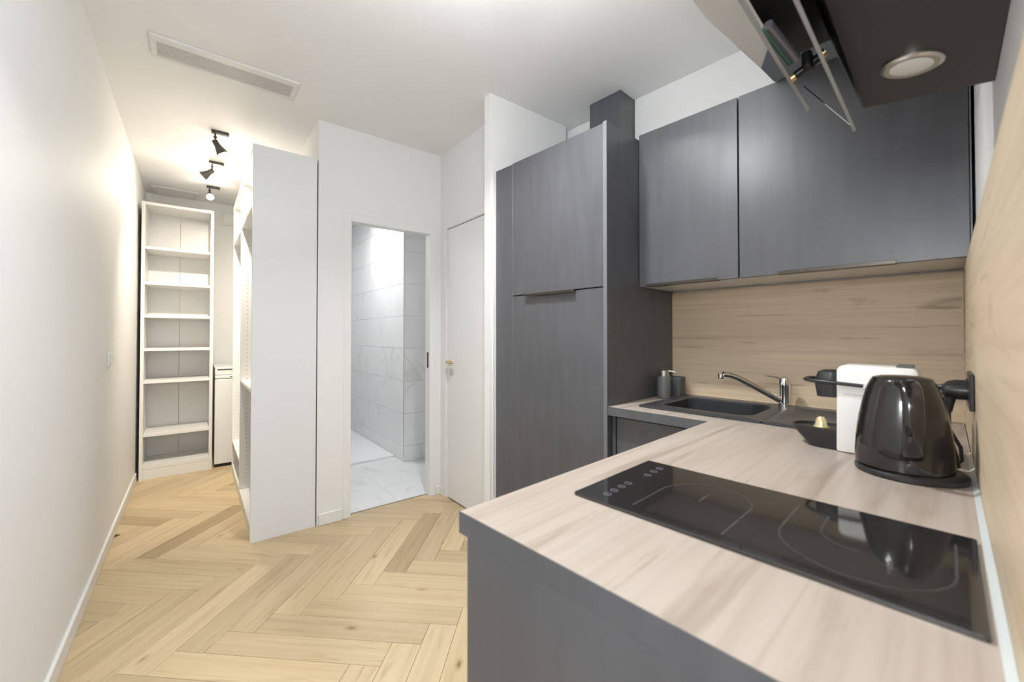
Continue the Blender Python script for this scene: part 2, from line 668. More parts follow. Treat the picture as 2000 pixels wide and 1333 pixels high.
tr1 = struct(m.build('trim_1', 'door_paint', e=True), 'white bathroom door frame')
MB().box(OB1 - 0.002, OB1 + 0.001, 0.02, 0.045, 0.98, 1.10).build('strike_plate', 'dark_handle', tr1, label='dark metal strike plate')
# threshold line
struct(MB().box(OB0, OB1, 0.046, 0.056, -0.01, 0.004).build('trim_2', 'brushed_steel', e=True), 'thin metal threshold strip of the bathroom')
# entrance door wall at b = 1.25
DA0, DA1, DZ = -0.835, -0.105, 2.042
m = MB().box(1.25, 1.33, DA1, 0.0, -0.09, CEIL).box(1.25, 1.33, -0.87, DA0, -0.09, CEIL).box(1.25, 1.33, DA0, DA1, DZ, CEIL)
struct(m.build('wall_entrance', 'wall_paint', e=True))
m = MB().box(1.243, 1.25, DA1 + 0.004, DA1 + 0.055, 0, DZ + 0.05, 0.002).box(1.243, 1.25, DA0 - 0.03, DA0 - 0.004, 0, DZ + 0.05, 0.002).box(1.2435, 1.25, DA0 - 0.004, DA1 + 0.004, DZ + 0.004, DZ + 0.05, 0.002)
struct(m.build('trim_3', 'door_paint', e=True), 'white entrance door frame')
d1o = struct(MB().box(1.256, 1.296, DA0 + 0.003, DA1 - 0.003, 0.008, DZ - 0.004, 0.002).build('door_1', 'door_paint', e=True), 'plain white closed door with small brass lever')
hp = MB().lathe([(0.011, 0), (0.011, 0.045)], (1.256, -0.165, 1.03), (-1, 0, 0), 14).tube([(1.213, -0.165, 1.03), (1.208, -0.18, 1.03), (1.206, -0.215, 1.028), (1.207, -0.262, 1.027)], [0.010, 0.010, 0.009, 0.008], 10)
hd = hp.build('door_handle', 'brass', d1o, smooth=True, label='small brass lever handle')
MB().box(1.2505, 1.2565, -0.19, -0.14, 1.005, 1.055, 0.002).build('handle_rose', 'white_plastic', d1o)
lk = MB().box(1.2505, 1.2565, -0.19, -0.14, 0.93, 0.98, 0.002).build('lock_plate', 'brushed_steel', d1o, label='square steel lock plate')
MB().lathe([(0.010, 0), (0.010, 0.008)], (1.2505, -0.165, 0.955), (-1, 0, 0), 14).build('lock_cylinder', 'brushed_steel', lk, smooth=True)
# partition beside the tall kitchen unit
struct(MB().box(1.075, 1.70, -0.928, -0.870, -0.09, CEIL).build('wall_partition', 'wall_paint', e=True))
# kitchen back and right walls, adjoining room behind the camera
struct(MB().box(-2.3, 2.9, YB, YB + 0.1, -0.09, CEIL).build('wall_back', 'wall_paint'))
struct(MB().box(XR, XR + 0.1, 0.32, YB, -0.09, CEIL).build('wall_right', 'wall_paint'))
m = MB().box(2.8, 2.9, -1.0, -0.15, -0.09, CEIL).box(2.8, 2.9, 1.65, YB, -0.09, CEIL).box(2.8, 2.9, -0.15, 1.65, 2.45, CEIL).box(2.8, 2.9, -0.15, 1.65, -0.09, 0.25)
struct(m.build('wall_window', 'wall_paint'))
m = MB().box(2.82, 2.87, -0.15, -0.09, 0.25, 2.45).box(2.82, 2.87, 1.59, 1.65, 0.25, 2.45).box(2.82, 2.87, -0.09, 1.59, 2.39, 2.45).box(2.82, 2.87, -0.09, 1.59, 0.25, 0.31).box(2.82, 2.87, 0.72, 0.78, 0.31, 2.39)
wn = struct(m.build('window_1', 'window_frame_paint'), 'white window frame of the adjoining room')
# ---- baseboards
struct(MB().box(-0.655, -0.642, -5.5, 1.795, 0, 0.075, 0.003).build('baseboard_left', 'white_melamine', e=True))
struct(MB().box(0.372, OB0 - 0.052, -0.013, 0.0, 0, 0.075, 0.003).build('baseboard_bathroom', 'white_melamine', e=True))
struct(MB().box(OB1 + 0.052, 1.243, -0.012, 0.0, 0, 0.065, 0.003).build('baseboard_corner', 'white_melamine', e=True))
struct(MB().box(1.238, 1.25, -0.048, -0.013, 0, 0.065, 0.003).build('baseboard_entrance', 'white_melamine', e=True))

# ---- bathroom: floor, tiled walls, shower tray
bf = struct(MB().box(0.43, 1.95, 0.057, 2.75, -0.06, -0.004).build('floor_bathroom', 'grout', e=True), 'white marble tiled bathroom floor')
for ia, (a0, a1) in enumerate(((0.058, 0.52), (0.522, 1.12))):
    for b0, b1 in ((0.432, 0.93), (0.932, 1.53), (1.532, 1.94)):
        MB().box(b0, b1 + 0.001, a0, a1 + 0.001, -0.006, 0.003, 0.0004).build('tile', 'marble_floor', bf)
wsh = struct(MB().box(1.35, 1.95, 0.93, 2.85, -0.09, CEIL).build('wall_shower', 'grout', e=True), 'marble tiled shower wall')
rows = [0.003 if k < 0 else 0.148 + 0.3185 * k for k in range(-1, 8)] + [CEIL - 0.005]
for zi in range(len(rows) - 1):
    z0, z1 = rows[zi], rows[zi + 1]
    off = 0.30 if zi % 2 else 0.0
    aa = 0.936
    cuts = [0.924] + [x for x in (0.924 + 0.637 * k - off for k in range(0, 5)) if 1.0 < x < 2.8] + [2.84]
    for c0, c1 in zip(cuts, cuts[1:]):
        MB().box(1.340, 1.352, c0 + 0.0012, c1 - 0.0012, z0 + 0.0009, z1 - 0.0009, 0.0006).build('tile', 'marble_tile', wsh)
    MB().box(1.347, 1.945, 0.921, 0.933, z0 + 0.0009, z1 - 0.0009, 0.0006).build('tile', 'marble_tile', wsh)
MB().box(1.3385, 1.347, 0.9195, 0.928, 0.003, CEIL - 0.01).build('corner_trim', 'tile_trim', wsh, label='slim pale metal tile edge trim')
struct(MB().box(0.43, 1.95, 2.75, 2.85, -0.09, CEIL).build('wall_bathroom_far', 'marble_tile', e=True))
struct(MB().box(1.94, 2.0, 0.07, 0.93, -0.09, CEIL).build('wall_bathroom_side', 'marble_tile', e=True))
st = thing('shower_tray', 'low white shower tray seen through the bathroom doorway', 'shower tray', (0.9, 1.9, 0.0), e=True)
m = MB().box(0.44, 1.337, 1.13, 2.74, -0.004, 0.022, 0.004)
m.build('tray', 'shower_white', st)
MB().lathe([(0.05, 0.022), (0.05, 0.026)], (0.9, 1.9, 0), seg=20).build('drain_cover', 'chrome', st, smooth=True)
# bathroom door leaf, open inward along the left jamb
d2o = struct(MB().box(0.530, 0.568, 0.085, 0.655, 0.008, OZ - 0.005, 0.002).build('door_2', 'door_paint', e=True), 'white bathroom door opened inward')
MB().lathe([(0.009, 0), (0.009, 0.04)], (0.568, 0.60, 1.05), (1, 0, 0), 12).tube([(0.607, 0.60, 1.05), (0.613, 0.585, 1.05), (0.614, 0.50, 1.05)], 0.009, 10).build('door_handle', 'chrome', d2o, smooth=True)
bl = thing('bathroom_ceiling_lamp', 'round white flush lamp on the bathroom ceiling', 'ceiling lamp', (1.0, 1.3, CEIL), e=True)
MB().lathe([(0.16, 0.0), (0.165, -0.02), (0.15, -0.045)], (1.0, 1.3, CEIL), seg=32).build('lamp_body', 'white_plastic', bl, smooth=True)
MB().lathe([(0.145, -0.045), (0.13, -0.06), (0.05, -0.068)], (1.0, 1.3, CEIL), seg=32).build('diffuser', 'bath_lamp_glow', bl, smooth=True)
lamp('bathroom_light', 'AREA', W(1.0, 1.3, CEIL - 0.075), 15, (0.97, 0.985, 1.0), 0.3)

# ================================================================== CORRIDOR
# ---- bookcase
BA = 1.80
bk = thing('bookcase', 'tall white open bookcase with six empty shelves at the corridor end', 'bookcase', (-0.373, BA, 0), e=True)
b0, b1, BH, BD = -0.630, -0.132, 2.378, 0.36
for s0, s1 in ((b0, b0 + 0.024), (b1 - 0.024, b1)):
    MB().box(s0, s1, BA, BA + BD, 0, BH, 0.001).build('side_panel', 'white_melamine', bk)
MB().box(b0 + 0.024, b1 - 0.024, BA + 0.001, BA + BD, BH - 0.024, BH - 0.001, 0.001).build('top_panel', 'white_melamine', bk)
for z in (1.997, 1.691, 1.407, 1.119, 0.841, 0.386):
    MB().box(b0 + 0.0245, b1 - 0.0245, BA + 0.004, BA + BD - 0.012, z - 0.024, z, 0.0012).build('shelf', 'white_melamine', bk)
MB().box(b0 + 0.024, b1 - 0.024, BA + 0.003, BA + BD, 0.088, 0.125, 0.001).build('bottom_panel', 'white_melamine', bk)
MB().box(b0 + 0.024, b1 - 0.024, BA + 0.004, BA + 0.022, 0.0, 0.087, 0.001).build('plinth', 'white_melamine', bk)
bm_ = (b0 + b1) / 2
MB().box(b0 + 0.024, bm_ - 0.0012, BA + BD - 0.011, BA + BD - 0.004, 0.125, BH - 0.024).build('back_panel', 'white_melamine', bk)
MB().box(bm_ + 0.0012, b1 - 0.024, BA + BD - 0.011, BA + BD - 0.004, 0.125, BH - 0.024).build('back_panel', 'white_melamine', bk)
for bb, zz in ((-0.56, 2.19), (-0.56, 2.15), (-0.43, 2.17), (-0.165, 2.10)):
    MB().box(bb, bb + 0.016, BA + BD - 0.016, BA + BD - 0.0112, zz, zz + 0.006, 0.001).build('bracket', 'grille_paint', bk)

# ---- washing machine
wm = thing('washing_machine', 'narrow white top-loading washing machine beside the bookcase', 'washing machine', (0.08, 1.9, 0), e=True)
w0, w1, wa0, wa1 = -0.115, 0.285, 1.83, 2.43
MB().box(w0, w1, wa0, wa1, 0.03, 0.82, 0.006, 2).build('body', 'white_plastic', wm)
MB().box(w0, w1, wa0 - 0.002, wa1, 0.825, 0.855, 0.006, 2).build('lid', 'white_plastic', wm)
MB().prism_y([(w0, 0.858), (w1, 0.858), (w1, 0.93), (w0, 0.93)], wa0 + 0.01, wa1, 0.006).build('control_panel', 'white_plastic', wm)
MB().box(w0 + 0.02, w1 - 0.02, wa0 + 0.006, wa0 + 0.0115, 0.906, 0.914).build('display_slot', 'gap_dark', wm, label='dark horizontal slot')
MB().box(0.0, 0.03, wa0 - 0.004, wa0 + 0.002, 0.838, 0.845).build('lid_latch', 'grey_matte', wm)
pts = [(0.02 + 0.09 * math.cos(t), 0.12 + 0.07 * math.sin(t)) for t in [math.pi * 2 * k / 24 for k in range(24)]]
MB().prism_y(pts, wa0 - 0.002, wa0 + 0.001).build('pump_cover', 'white_plastic', wm)
MB().box(w0 + 0.015, w1 - 0.015, wa0 + 0.02, wa1 - 0.02, 0.0, 0.03).build('foot', 'gap_dark', wm)

# ---- wardrobe
wr = thing('wardrobe', 'tall white open-fronted wardrobe with drilled side panels and end panel', 'wardrobe', (0.178, 0.75, 0), e=True)
WH = 2.38
MB().box(0.0, 0.355, 0.0, 0.018, 0.0, WH, 0.001).build('end_panel', 'white_panel', wr, label='plain pale grey-white end panel facing the kitchen')
fr = ((0.019, 0.785), (0.787, 1.56))
for k, (a0, a1) in enumerate(fr):
    for s0, s1, fc in ((a0, a0 + 0.018, 1), (a1 - 0.018, a1, -1)):
        sp = MB().box(0.003, 0.352, s0, s1, 0, WH - 0.002, 0.001).build('side_panel', 'white_melamine', wr)
        hm = MB()
        a_face = (s1 if fc > 0 else s0) + fc * 0.0008
        z = 0.14
        while z < 2.30:
            for bb in (0.045, 0.305):
                hm.disc((bb, a_face, z), 0.0032, (0, fc, 0))
            z += 0.032
        ho = hm.build('peg_holes', 'hole_dark', sp)
        ho['kind'] = 'stuff'
    MB().box(0.003, 0.352, a0 + 0.018, a1 - 0.018, WH - 0.022, WH - 0.002).build('top_panel', 'white_melamine', wr)
    MB().box(0.003, 0.352, a0 + 0.018, a1 - 0.018, 0.07, 0.088).build('bottom_panel', 'white_melamine', wr)
    MB().box(0.006, 0.020, a0 + 0.018, a1 - 0.018, 0.0, 0.069).build('plinth', 'white_melamine', wr)
    MB().box(0.347, 0.352, a0 + 0.018, a1 - 0.018, 0.088, WH - 0.022).build('back_panel', 'white_melamine', wr)
    for z in ((2.045, 0.90) if k == 0 else (2.045, 0.30)):
        MB().box(0.004, 0.346, a0 + 0.019, a1 - 0.019, z - 0.02, z, 0.001).build('shelf', 'white_melamine', wr)

# ---- air-conditioning grille in the ceiling
gr = thing('ceiling_vent', 'long white slatted air vent grille in the ceiling', 'air vent', (-0.13, -0.25, CEIL), e=True)
ga0, ga1, gb0, gb1 = -0.353, -0.152, -0.447, 0.185
ia0, ia1, ib0, ib1 = -0.306, -0.174, -0.424, 0.162
zt = CEIL - 0.011
m = MB().box(gb0, gb1, ga0, ia0, zt, CEIL, 0.002).box(gb0, gb1, ia1, ga1, zt, CEIL, 0.002).box(gb0, ib0, ia0, ia1, zt, CEIL, 0.002).box(ib1, gb1, ia0, ia1, zt, CEIL, 0.002)
m.build('frame', 'grille_paint', gr)
MB().box(ib0, ib1, ia0, ia1, CEIL - 0.0015, CEIL - 0.0005).build('backing', 'gap_dark', gr)
ns = 13
for k in range(ns):
    a = ia0 + (ia1 - ia0) * (k + 0.5) / ns
    w_ = (ia1 - ia0) / ns
    m = MB().box(ib0, ib1, a - w_ * 0.27, a + w_ * 0.27, zt + 0.001, zt + 0.0022)
    m.build('slat', 'grille_paint', gr)

# ---- ceiling spots
def spot(a, dirv, label, power, cone, beam, aim=None):
    bc = -0.138
    t = thing('ceiling_spotlight', label, 'spotlight', (bc, a, CEIL), e=True, group='black spotlights on the corridor ceiling')
    MB().box(bc - 0.05, bc + 0.05, a - 0.014, a + 0.014, CEIL - 0.020, CEIL - 0.001, 0.002).build('base', 'lamp_metal', t)
    sx = bc - 0.028
    MB().lathe([(0.005, 0), (0.005, 0.05)], (sx, a, CEIL - 0.07), seg=10).lathe([(0.010, 0), (0.010, 0.012)], (sx, a, CEIL - 0.052), seg=10).build('stem', 'lamp_metal', t, smooth=True)
    d = Vector(dirv).normalized()
    c = Vector((sx, a, CEIL - 0.078)) - d * 0.012
    MB().lathe([(0.012, 0.0), (0.017, 0.003), (0.018, 0.035), (0.021, 0.045), (0.034, 0.085), (0.0345, 0.092), (0.030, 0.092), (0.026, 0.083)], c, d, 24, caps=True).build('head', 'lamp_metal', t, smooth=True)
    MB().lathe([(0.026, 0.0), (0.020, 0.003)], c + d * 0.0845, d, 20).build('bulb', 'lamp_glow', t, smooth=True)
    p = c + d * 0.10
    wp = W(p.x, p.y, p.z)
    dl = Matrix.Rotation(EANG, 3, 'Z') @ (Vector(aim).normalized() if aim else d)
    lamp('spot_light', 'POINT', wp, power, WARM, 0.035)
    lamp('spot_beam', 'SPOT', wp, beam, WARM, 0.035, direction=dl, spot=cone, blend=1.0)


spot(0.592, (0.50, 0.10, -0.80), 'black ceiling spotlight nearest the kitchen, aimed right', 1.6, 2.0, 225, (0.20, 0.62, -0.90))
spot(1.220, (-0.72, 0.25, -0.60), 'black ceiling spotlight aimed left at the wall, middle of three', 1.2, 2.6, 3)
spot(1.905, (0.05, -0.80, -0.55), 'glowing ceiling spotlight facing the room, farthest of three', 2.2, 2.7, 36)

# ---- small fittings
t = thing('light_switch', 'small white light switch on the left wall', 'light switch', (-0.655, 0.40, 1.095), e=True)
MB().box(-0.655, -0.646, 0.36, 0.44, 1.055, 1.135, 0.002).build('plate', 'white_plastic', t)
MB().box(-0.6465, -0.638, 0.377, 0.423, 1.072, 1.118, 0.002).build('rocker', 'white_plastic', t)
t = thing('wall_vent', 'square white vent plate high on the corridor end wall', 'air vent', (0.02, 2.5, 2.5), e=True)
MB().box(-0.05, 0.10, 2.488, 2.4995, 2.42, 2.565, 0.003).build('plate', 'grille_paint', t)
MB().box(-0.03, 0.08, 2.484, 2.489, 2.44, 2.545, 0.002).build('cover', 'white_plastic', t)
t = thing('ceiling_hatch', 'white access hatch in the ceiling above the bookcase', 'access hatch', (-0.43, 2.36, CEIL), e=True)
m = MB().box(-0.60, -0.25, 2.21, 2.235, CEIL - 0.008, CEIL - 0.0005).box(-0.60, -0.25, 2.455, 2.48, CEIL - 0.008, CEIL - 0.0005).box(-0.60, -0.575, 2.235, 2.455, CEIL - 0.008, CEIL - 0.0005).box(-0.275, -0.25, 2.235, 2.455, CEIL - 0.008, CEIL - 0.0005)
m.build('frame', 'grille_paint', t)
MB().box(-0.571, -0.279, 2.239, 2.451, CEIL - 0.006, CEIL - 0.0005).build('panel', 'white_plastic', t)

# ================================================================== KITCHEN
ZC, WT = 0.915, 0.038
XF = -0.601      # front edge of the worktop leg
YP = 0.433       # free end of the worktop leg
YS = 1.545       # front edge of the sink run
XT = -1.030      # right side of the tall unit
SX0, SX1, SY0, SY1 = -0.935, -0.085, 1.637, 2.125    # sink outline
# ---- tall unit
tu = thing('tall_kitchen_unit', 'tall dark grey built-in fridge unit with two doors', 'kitchen unit', (-1.40, 1.86, 0), e=False)
TZ = 2.19
MB().box(XT - 0.020, XT, 1.545, YB - 0.002, 0, TZ + 0.004, 0.001).build('side_panel', 'dark_laminate', tu)
MB().box(XT - 0.0195, XT - 0.001, 1.5435, 1.5448, 0, TZ + 0.003).build('side_panel_edge', 'edge_grey', tu, label='pale grey front edge of the side panel')
MB().box(-1.648, XT - 0.022, 1.575, YB - 0.01, 0.10, TZ - 0.003).build('carcass', 'dark_edge', tu)
MB().box(-1.648, XT - 0.022, 1.62, YB - 0.01, 0.0, 0.098).build('plinth', 'dark_edge', tu)
MB().box(-1.649, XT - 0.0235, 1.550, 1.571, 1.4515, TZ, 0.001).build('door', 'dark_laminate', tu)
ld = MB().box(-1.649, XT - 0.0235, 1.550, 1.571, 0.11, 1.4455, 0.001).build('door', 'dark_laminate', tu)
m = MB().box(-1.535, -1.205, 1.530, 1.552, 1.4468, 1.4495, 0.0008).box(-1.535, -1.205, 1.5285, 1.531, 1.437, 1.4495, 0.0008)
m.build('handle', 'dark_handle', ld, label='slim dark bronze edge-pull handle')
MB().box(-1.794, -1.652, 1.553, 1.571, 0.0, TZ - 0.001, 0.001).build('filler_panel', 'dark_laminate', tu)
struct(MB().box(-1.802, -1.7945, 1.53, 1.571, 0, 2.195).build('trim_4', 'white_melamine'), 'thin white filler beside the tall unit')
# ---- duct box
t = thing('duct_box', 'dark grey boxed duct rising from the tall unit to the ceiling', 'duct', (-1.37, 2.11, TZ + 0.004))
MB().box(-1.478, -1.263, 2.035, YB - 0.001, TZ + 0.004, CEIL - 0.001, 0.001).build('casing', 'dark_laminate', t)
MB().box(-1.264, -1.2615, 2.17, YB - 0.001, TZ + 0.004, CEIL - 0.002).build('joint_strip', 'dark_edge', t)


# ---- wall cabinets
def wall_unit(x0, x1, label, hx0, hx1, right=False):
    t = thing('wall_cabinet', label, 'wall cabinet', ((x0 + x1) / 2, 2.0, 1.468), group=None)
    MB().box(x0, x1, 1.843, YB - 0.022 + 0.02, 1.470, 2.211, 0.001).build('carcass', 'white_melamine', t)
    dr = MB().box(x0 + 0.0015, x1 - 0.0015, 1.820, 1.841, 1.466, 2.215, 0.001).build('door', 'dark_laminate', t)
    m = MB().box(hx0, hx1, 1.806, 1.842, 1.4635, 1.4658, 0.0006).box(hx0, hx1, 1.8045, 1.8068, 1.4635, 1.476, 0.0006)
    m.build('handle', 'dark_handle', dr, label='slim dark edge-pull handle along the lower edge')
    if right:
        MB().box(x1 + 0.0005, x1 + 0.004, 1.822, 2.18, 1.468, 2.211).build('side_edge', 'edge_grey', t)
    return t


wall_unit(-1.029, -0.582, 'narrow dark grey wall cabinet next to the tall unit', -0.985, -0.66)
wall_unit(-0.579, 0.052, 'wide dark grey wall cabinet above the sink', -0.44, -0.11, True)
tag(MB().prism([(-0.459, 1.693), (-0.449, 1.815), (0.06, 1.815), (0.06, 1.25), (-0.20, 1.25), (-0.411, 1.594)], 2.2165, 2.2215).build('soffit_board', 'blue_grey'), 'blue-grey board under the soffit above the wide cabinet', 'panel')  # thin flat board giving the bluish tone under the soffit

# ---- backsplashes
tag(MB().box(XT + 0.001, 0.041, 2.170, YB - 0.001, ZC + 0.001, 1.462).build('backsplash', 'splash_wood_back', base=(-0.5, 2.18, ZC)), 'wood-effect backsplash panel behind the sink', 'backsplash')
bsr = thing('backsplash', 'wood-effect backsplash panel on the right wall beside the hob', 'backsplash', (0.052, 1.2, ZC))
MB().box(0.042, XR - 0.001, 0.33, 2.169, ZC + 0.001, 1.458, 0.001).build('board', 'splash_wood_side', bsr)
MB().box(0.0385, 0.0418, 2.155, 2.1695, ZC + 0.002, 1.457).build('corner_profile', 'splash_wood_side', bsr)

# ---- worktop (with cut-out for the sink)
hx0, hx1, hy0, hy1 = SX0 + 0.02, SX1 - 0.02, SY0 + 0.02, SY1 - 0.02
wt = thing('worktop', 'pale wood-effect L-shaped worktop with dark edges', 'worktop', (-0.3, 1.3, ZC - WT))
m = MB()
z0, z1 = ZC - WT, ZC
m.box(XF + 0.0015, 0.0405, YP + 0.0015, hy0, z0, z1)
m.box(XT + 0.0015, XF + 0.0015, YS + 0.0015, hy0, z0, z1)
m.box(XT + 0.0015, hx0, hy0, hy1, z0, z1)
m.box(hx1, 0.0405, hy0, hy1, z0, z1)
m.box(XT + 0.0015, 0.0405, hy1, 2.169, z0, z1)
m.build('top', 'worktop_wood', wt)
m = MB().box(XF, XF + 0.0013, YP, YS, z0, z1 - 0.0006).box(XT + 0.0015, XF + 0.0013, YS, YS + 0.0013, z0, z1 - 0.0006)
m.build('front_edge_band', 'dark_laminate', wt, label='dark grey edge band')
MB().box(XF + 0.0015, 0.0405, YP, YP + 0.0013, z0, z1 - 0.0006).build('end_edge_band', 'dark_laminate', wt, label='dark grey edge band')
MB().prism_y([(0.0415, ZC + 0.0005), (0.0415, ZC + 0.007), (0.038, ZC + 0.004), (0.0335, ZC + 0.0005)], YP + 0.002, 1.62).build('sealant_bead', 'sealant', wt, label='white silicone bead along the wall')

# ---- base cabinets
bc1 = thing('base_cabinet', 'dark grey base cabinet under the hob with plain end panel', 'base cabinet', (-0.25, 1.0, 0))
MB().box(-0.577, 0.040, YP + 0.0006, 0.452, 0.0, z0 - 0.0006, 0.0004).build('end_panel', 'dark_laminate', bc1)
MB().box(-0.555, 0.040, 0.468, 1.60, 0.10, z0 - 0.13).build('carcass', 'dark_edge', bc1)
MB().box(-0.50, 0.040, 0.468, 1.60, 0.0, 0.098).build('plinth', 'dark_edge', bc1)
for y0, y1 in ((0.468, 1.07), (1.073, 1.575)):
    d = MB().box(-0.576, -0.557, y0, y1, 0.105, z0 - 0.004, 0.001).build('door', 'dark_laminate', bc1)
    MB().box(-0.592, -0.5765, y0 + 0.12, y1 - 0.12, z0 - 0.0062, z0 - 0.0042).build('handle', 'dark_handle', d)
bc2 = thing('base_cabinet', 'dark grey base cabinet under the sink with flush door', 'base cabinet', (-0.80, 1.9, 0))
MB().box(XT + 0.002, -0.58, 1.607, 2.16, 0.10, z0 - 0.215).build('carcass', 'dark_edge', bc2)
MB().box(XT + 0.002, -0.58, 1.66, 2.16, 0.0, 0.098).build('plinth', 'dark_edge', bc2)
MB().box(XT + 0.022, -0.60, 1.585, 1.605, 0.105, z0 - 0.012, 0.001).build('door', 'dark_laminate', bc2)
MB().box(XT + 0.002, XT + 0.019, 1.578, 1.605, 0.0, z0 - 0.002, 0.001).build('filler_strip', 'dark_laminate', bc2)

# ---- sink
sk = thing('sink', 'black composite sink with one bowl and drainer', 'sink', ((SX0 + SX1) / 2, 1.88, ZC))
zr = ZC + 0.008
bx0, bx1, by0, by1 = -0.885, -0.510, 1.715, 2.055


def rrect(x0, x1, y0, y1, r, n=6):
    out = []
    for cx, cy, a0 in ((x1 - r, y1 - r, 0), (x0 + r, y1 - r, 90), (x0 + r, y0 + r, 180), (x1 - r, y0 + r, 270)):
        for k in range(n + 1):
            a = math.radians(a0 + 90.0 * k / n)
            out.append((cx + r * math.cos(a), cy + r * math.sin(a)))
    return out


def loft(loops, mat, name, parent, cap_last=True, cap_first=False, smooth=True):
    m = MB()
    b = bmesh.new()
    rs = [[b.verts.new(p) for p in lp] for lp in loops]
    n = len(rs[0])
    for r0, r1 in zip(rs, rs[1:]):
        for i in range(n):
            b.faces.new((r0[i], r0[(i + 1) % n], r1[(i + 1) % n], r1[i]))
    if cap_last:
        b.faces.new(rs[-1])
    if cap_first:
        b.faces.new(rs[0][::-1])
    bmesh.ops.recalc_face_normals(b, faces=b.faces)
    m._merge(b)
    return m.build(name, mat, parent, smooth=smooth)


# bowl: rim edge outside -> inner bowl wall -> floor, a closed thick shell
L3 = lambda pts, z: [(p[0], p[1], z) for p in pts]
XM = -0.455     # division between bowl half and drainer half
outer = rrect(SX0, XM, SY0, SY1, 0.012)
loft([L3(rrect(hx0 + 0.004, XM - 0.02, hy0 + 0.004, hy1 - 0.004, 0.012), ZC - 0.19),
      L3(rrect(hx0 + 0.004, XM, hy0 + 0.004, hy1 - 0.004, 0.012), ZC + 0.0006),
      L3(rrect(SX0, XM, SY0, SY1, 0.012), ZC + 0.0006),
      L3(rrect(SX0, XM, SY0, SY1, 0.012), zr - 0.003),
      L3(rrect(SX0 + 0.004, XM, SY0 + 0.004, SY1 - 0.004, 0.010), zr),
      L3(rrect(bx0, bx1, by0, by1, 0.06), zr),
      L3(rrect(bx0 + 0.006, bx1 - 0.006, by0 + 0.006, by1 - 0.006, 0.056), zr - 0.006),
      L3(rrect(bx0 + 0.012, bx1 - 0.012, by0 + 0.012, by1 - 0.012, 0.05), zr - 0.15),
      L3(rrect(bx0 + 0.04, bx1 - 0.04, by0 + 0.04, by1 - 0.04, 0.04), zr - 0.178)], 'composite_black', 'bowl', sk, cap_last=True, cap_first=True)
loft([L3(rrect(XM + 0.0005, SX1, SY0, SY1, 0.012), ZC + 0.0006),
      L3(rrect(XM + 0.0005, SX1, SY0, SY1, 0.012), zr - 0.003),
      L3(rrect(XM + 0.0005, SX1 - 0.004, SY0 + 0.004, SY1 - 0.004, 0.010), zr),
      L3(rrect(XM + 0.012, SX1 - 0.03, SY0 + 0.045, SY1 - 0.075, 0.03), zr),
      L3(rrect(XM + 0.018, SX1 - 0.036, SY0 + 0.051, SY1 - 0.081, 0.028), zr - 0.004)], 'composite_black', 'drainer', sk, cap_last=True, cap_first=True)
MB().lathe([(0.045, 0), (0.045, 0.003), (0.03, 0.004)], (-0.70, 1.885, zr - 0.177), seg=24).build('drain', 'drain_steel', sk, smooth=True)

# ---- tap
tx, ty = -0.486, 2.085
tp = thing('kitchen_tap', 'chrome single-lever kitchen tap with long angled spout', 'tap', (tx, ty, zr))
MB().lathe([(0.026, 0), (0.026, 0.008), (0.021, 0.012), (0.0205, 0.075), (0.022, 0.078), (0.022, 0.108), (0.019, 0.121), (0.010, 0.127)], (tx, ty, zr), seg=28).build('body', 'chrome', tp, smooth=True)
P = [(tx - 0.010, ty - 0.009, zr + 0.022), (tx - 0.05, ty - 0.045, zr + 0.052), (tx - 0.10, ty - 0.09, zr + 0.089), (tx - 0.145, ty - 0.132, zr + 0.121), (tx - 0.168, ty - 0.153, zr + 0.132), (tx - 0.190, ty - 0.174, zr + 0.136)]
MB().tube(P, [0.0135, 0.0135, 0.013, 0.0125, 0.0120, 0.0120], 16).build('spout', 'chrome', tp, smooth=True)
MB().lathe([(0.011, 0.0), (0.0125, 0.004), (0.0125, 0.022), (0.010, 0.024)], (tx - 0.197, ty - 0.180, zr + 0.116), seg=18).build('aerator', 'chrome', tp, smooth=True)
lv = MB().tube([(tx - 0.005, ty - 0.006, zr + 0.118), (tx - 0.03, ty - 0.03, zr + 0.126), (tx - 0.052, ty - 0.052, zr + 0.131)], [0.007, 0.0045, 0.004], 10)
lv.lathe([(0.003, 0), (0.0065, 0.003), (0.0065, 0.009), (0.003, 0.012)], (tx - 0.055, ty - 0.055, zr + 0.126), (0, 0, 1), 12)
lv.build('lever', 'chrome', tp, smooth=True)

# ---- soap dispenser and tumbler
sd = thing('soap_dispenser', 'grey cylindrical soap dispenser with chrome pump', 'soap dispenser', (-0.975, 1.965, ZC))
sx_, sy_ = -0.976, 1.965
MB().lathe([(0.031, 0.0006), (0.034, 0.004), (0.034, 0.105), (0.031, 0.110), (0.020, 0.1105)], (sx_, sy_, ZC), seg=32).build('bottle', 'grey_matte', sd, smooth=True)
MB().lathe([(0.024, 0.1105), (0.024, 0.138), (0.021, 0.141)], (sx_, sy_, ZC), seg=28).build('collar', 'brushed_steel', sd, smooth=True)
MB().tube([(sx_, sy_, ZC + 0.137), (sx_ + 0.03, sy_ + 0.005, ZC + 0.137), (sx_ + 0.055, sy_ + 0.01, ZC + 0.132)], [0.006, 0.004, 0.003], 8).build('spout', 'chrome', sd, smooth=True)
sh = thing('sponge_caddy', 'small dark grey open caddy beside the soap dispenser', 'sponge holder', (-0.966, 2.085, ZC))
cxx, cyy = -0.966, 2.085
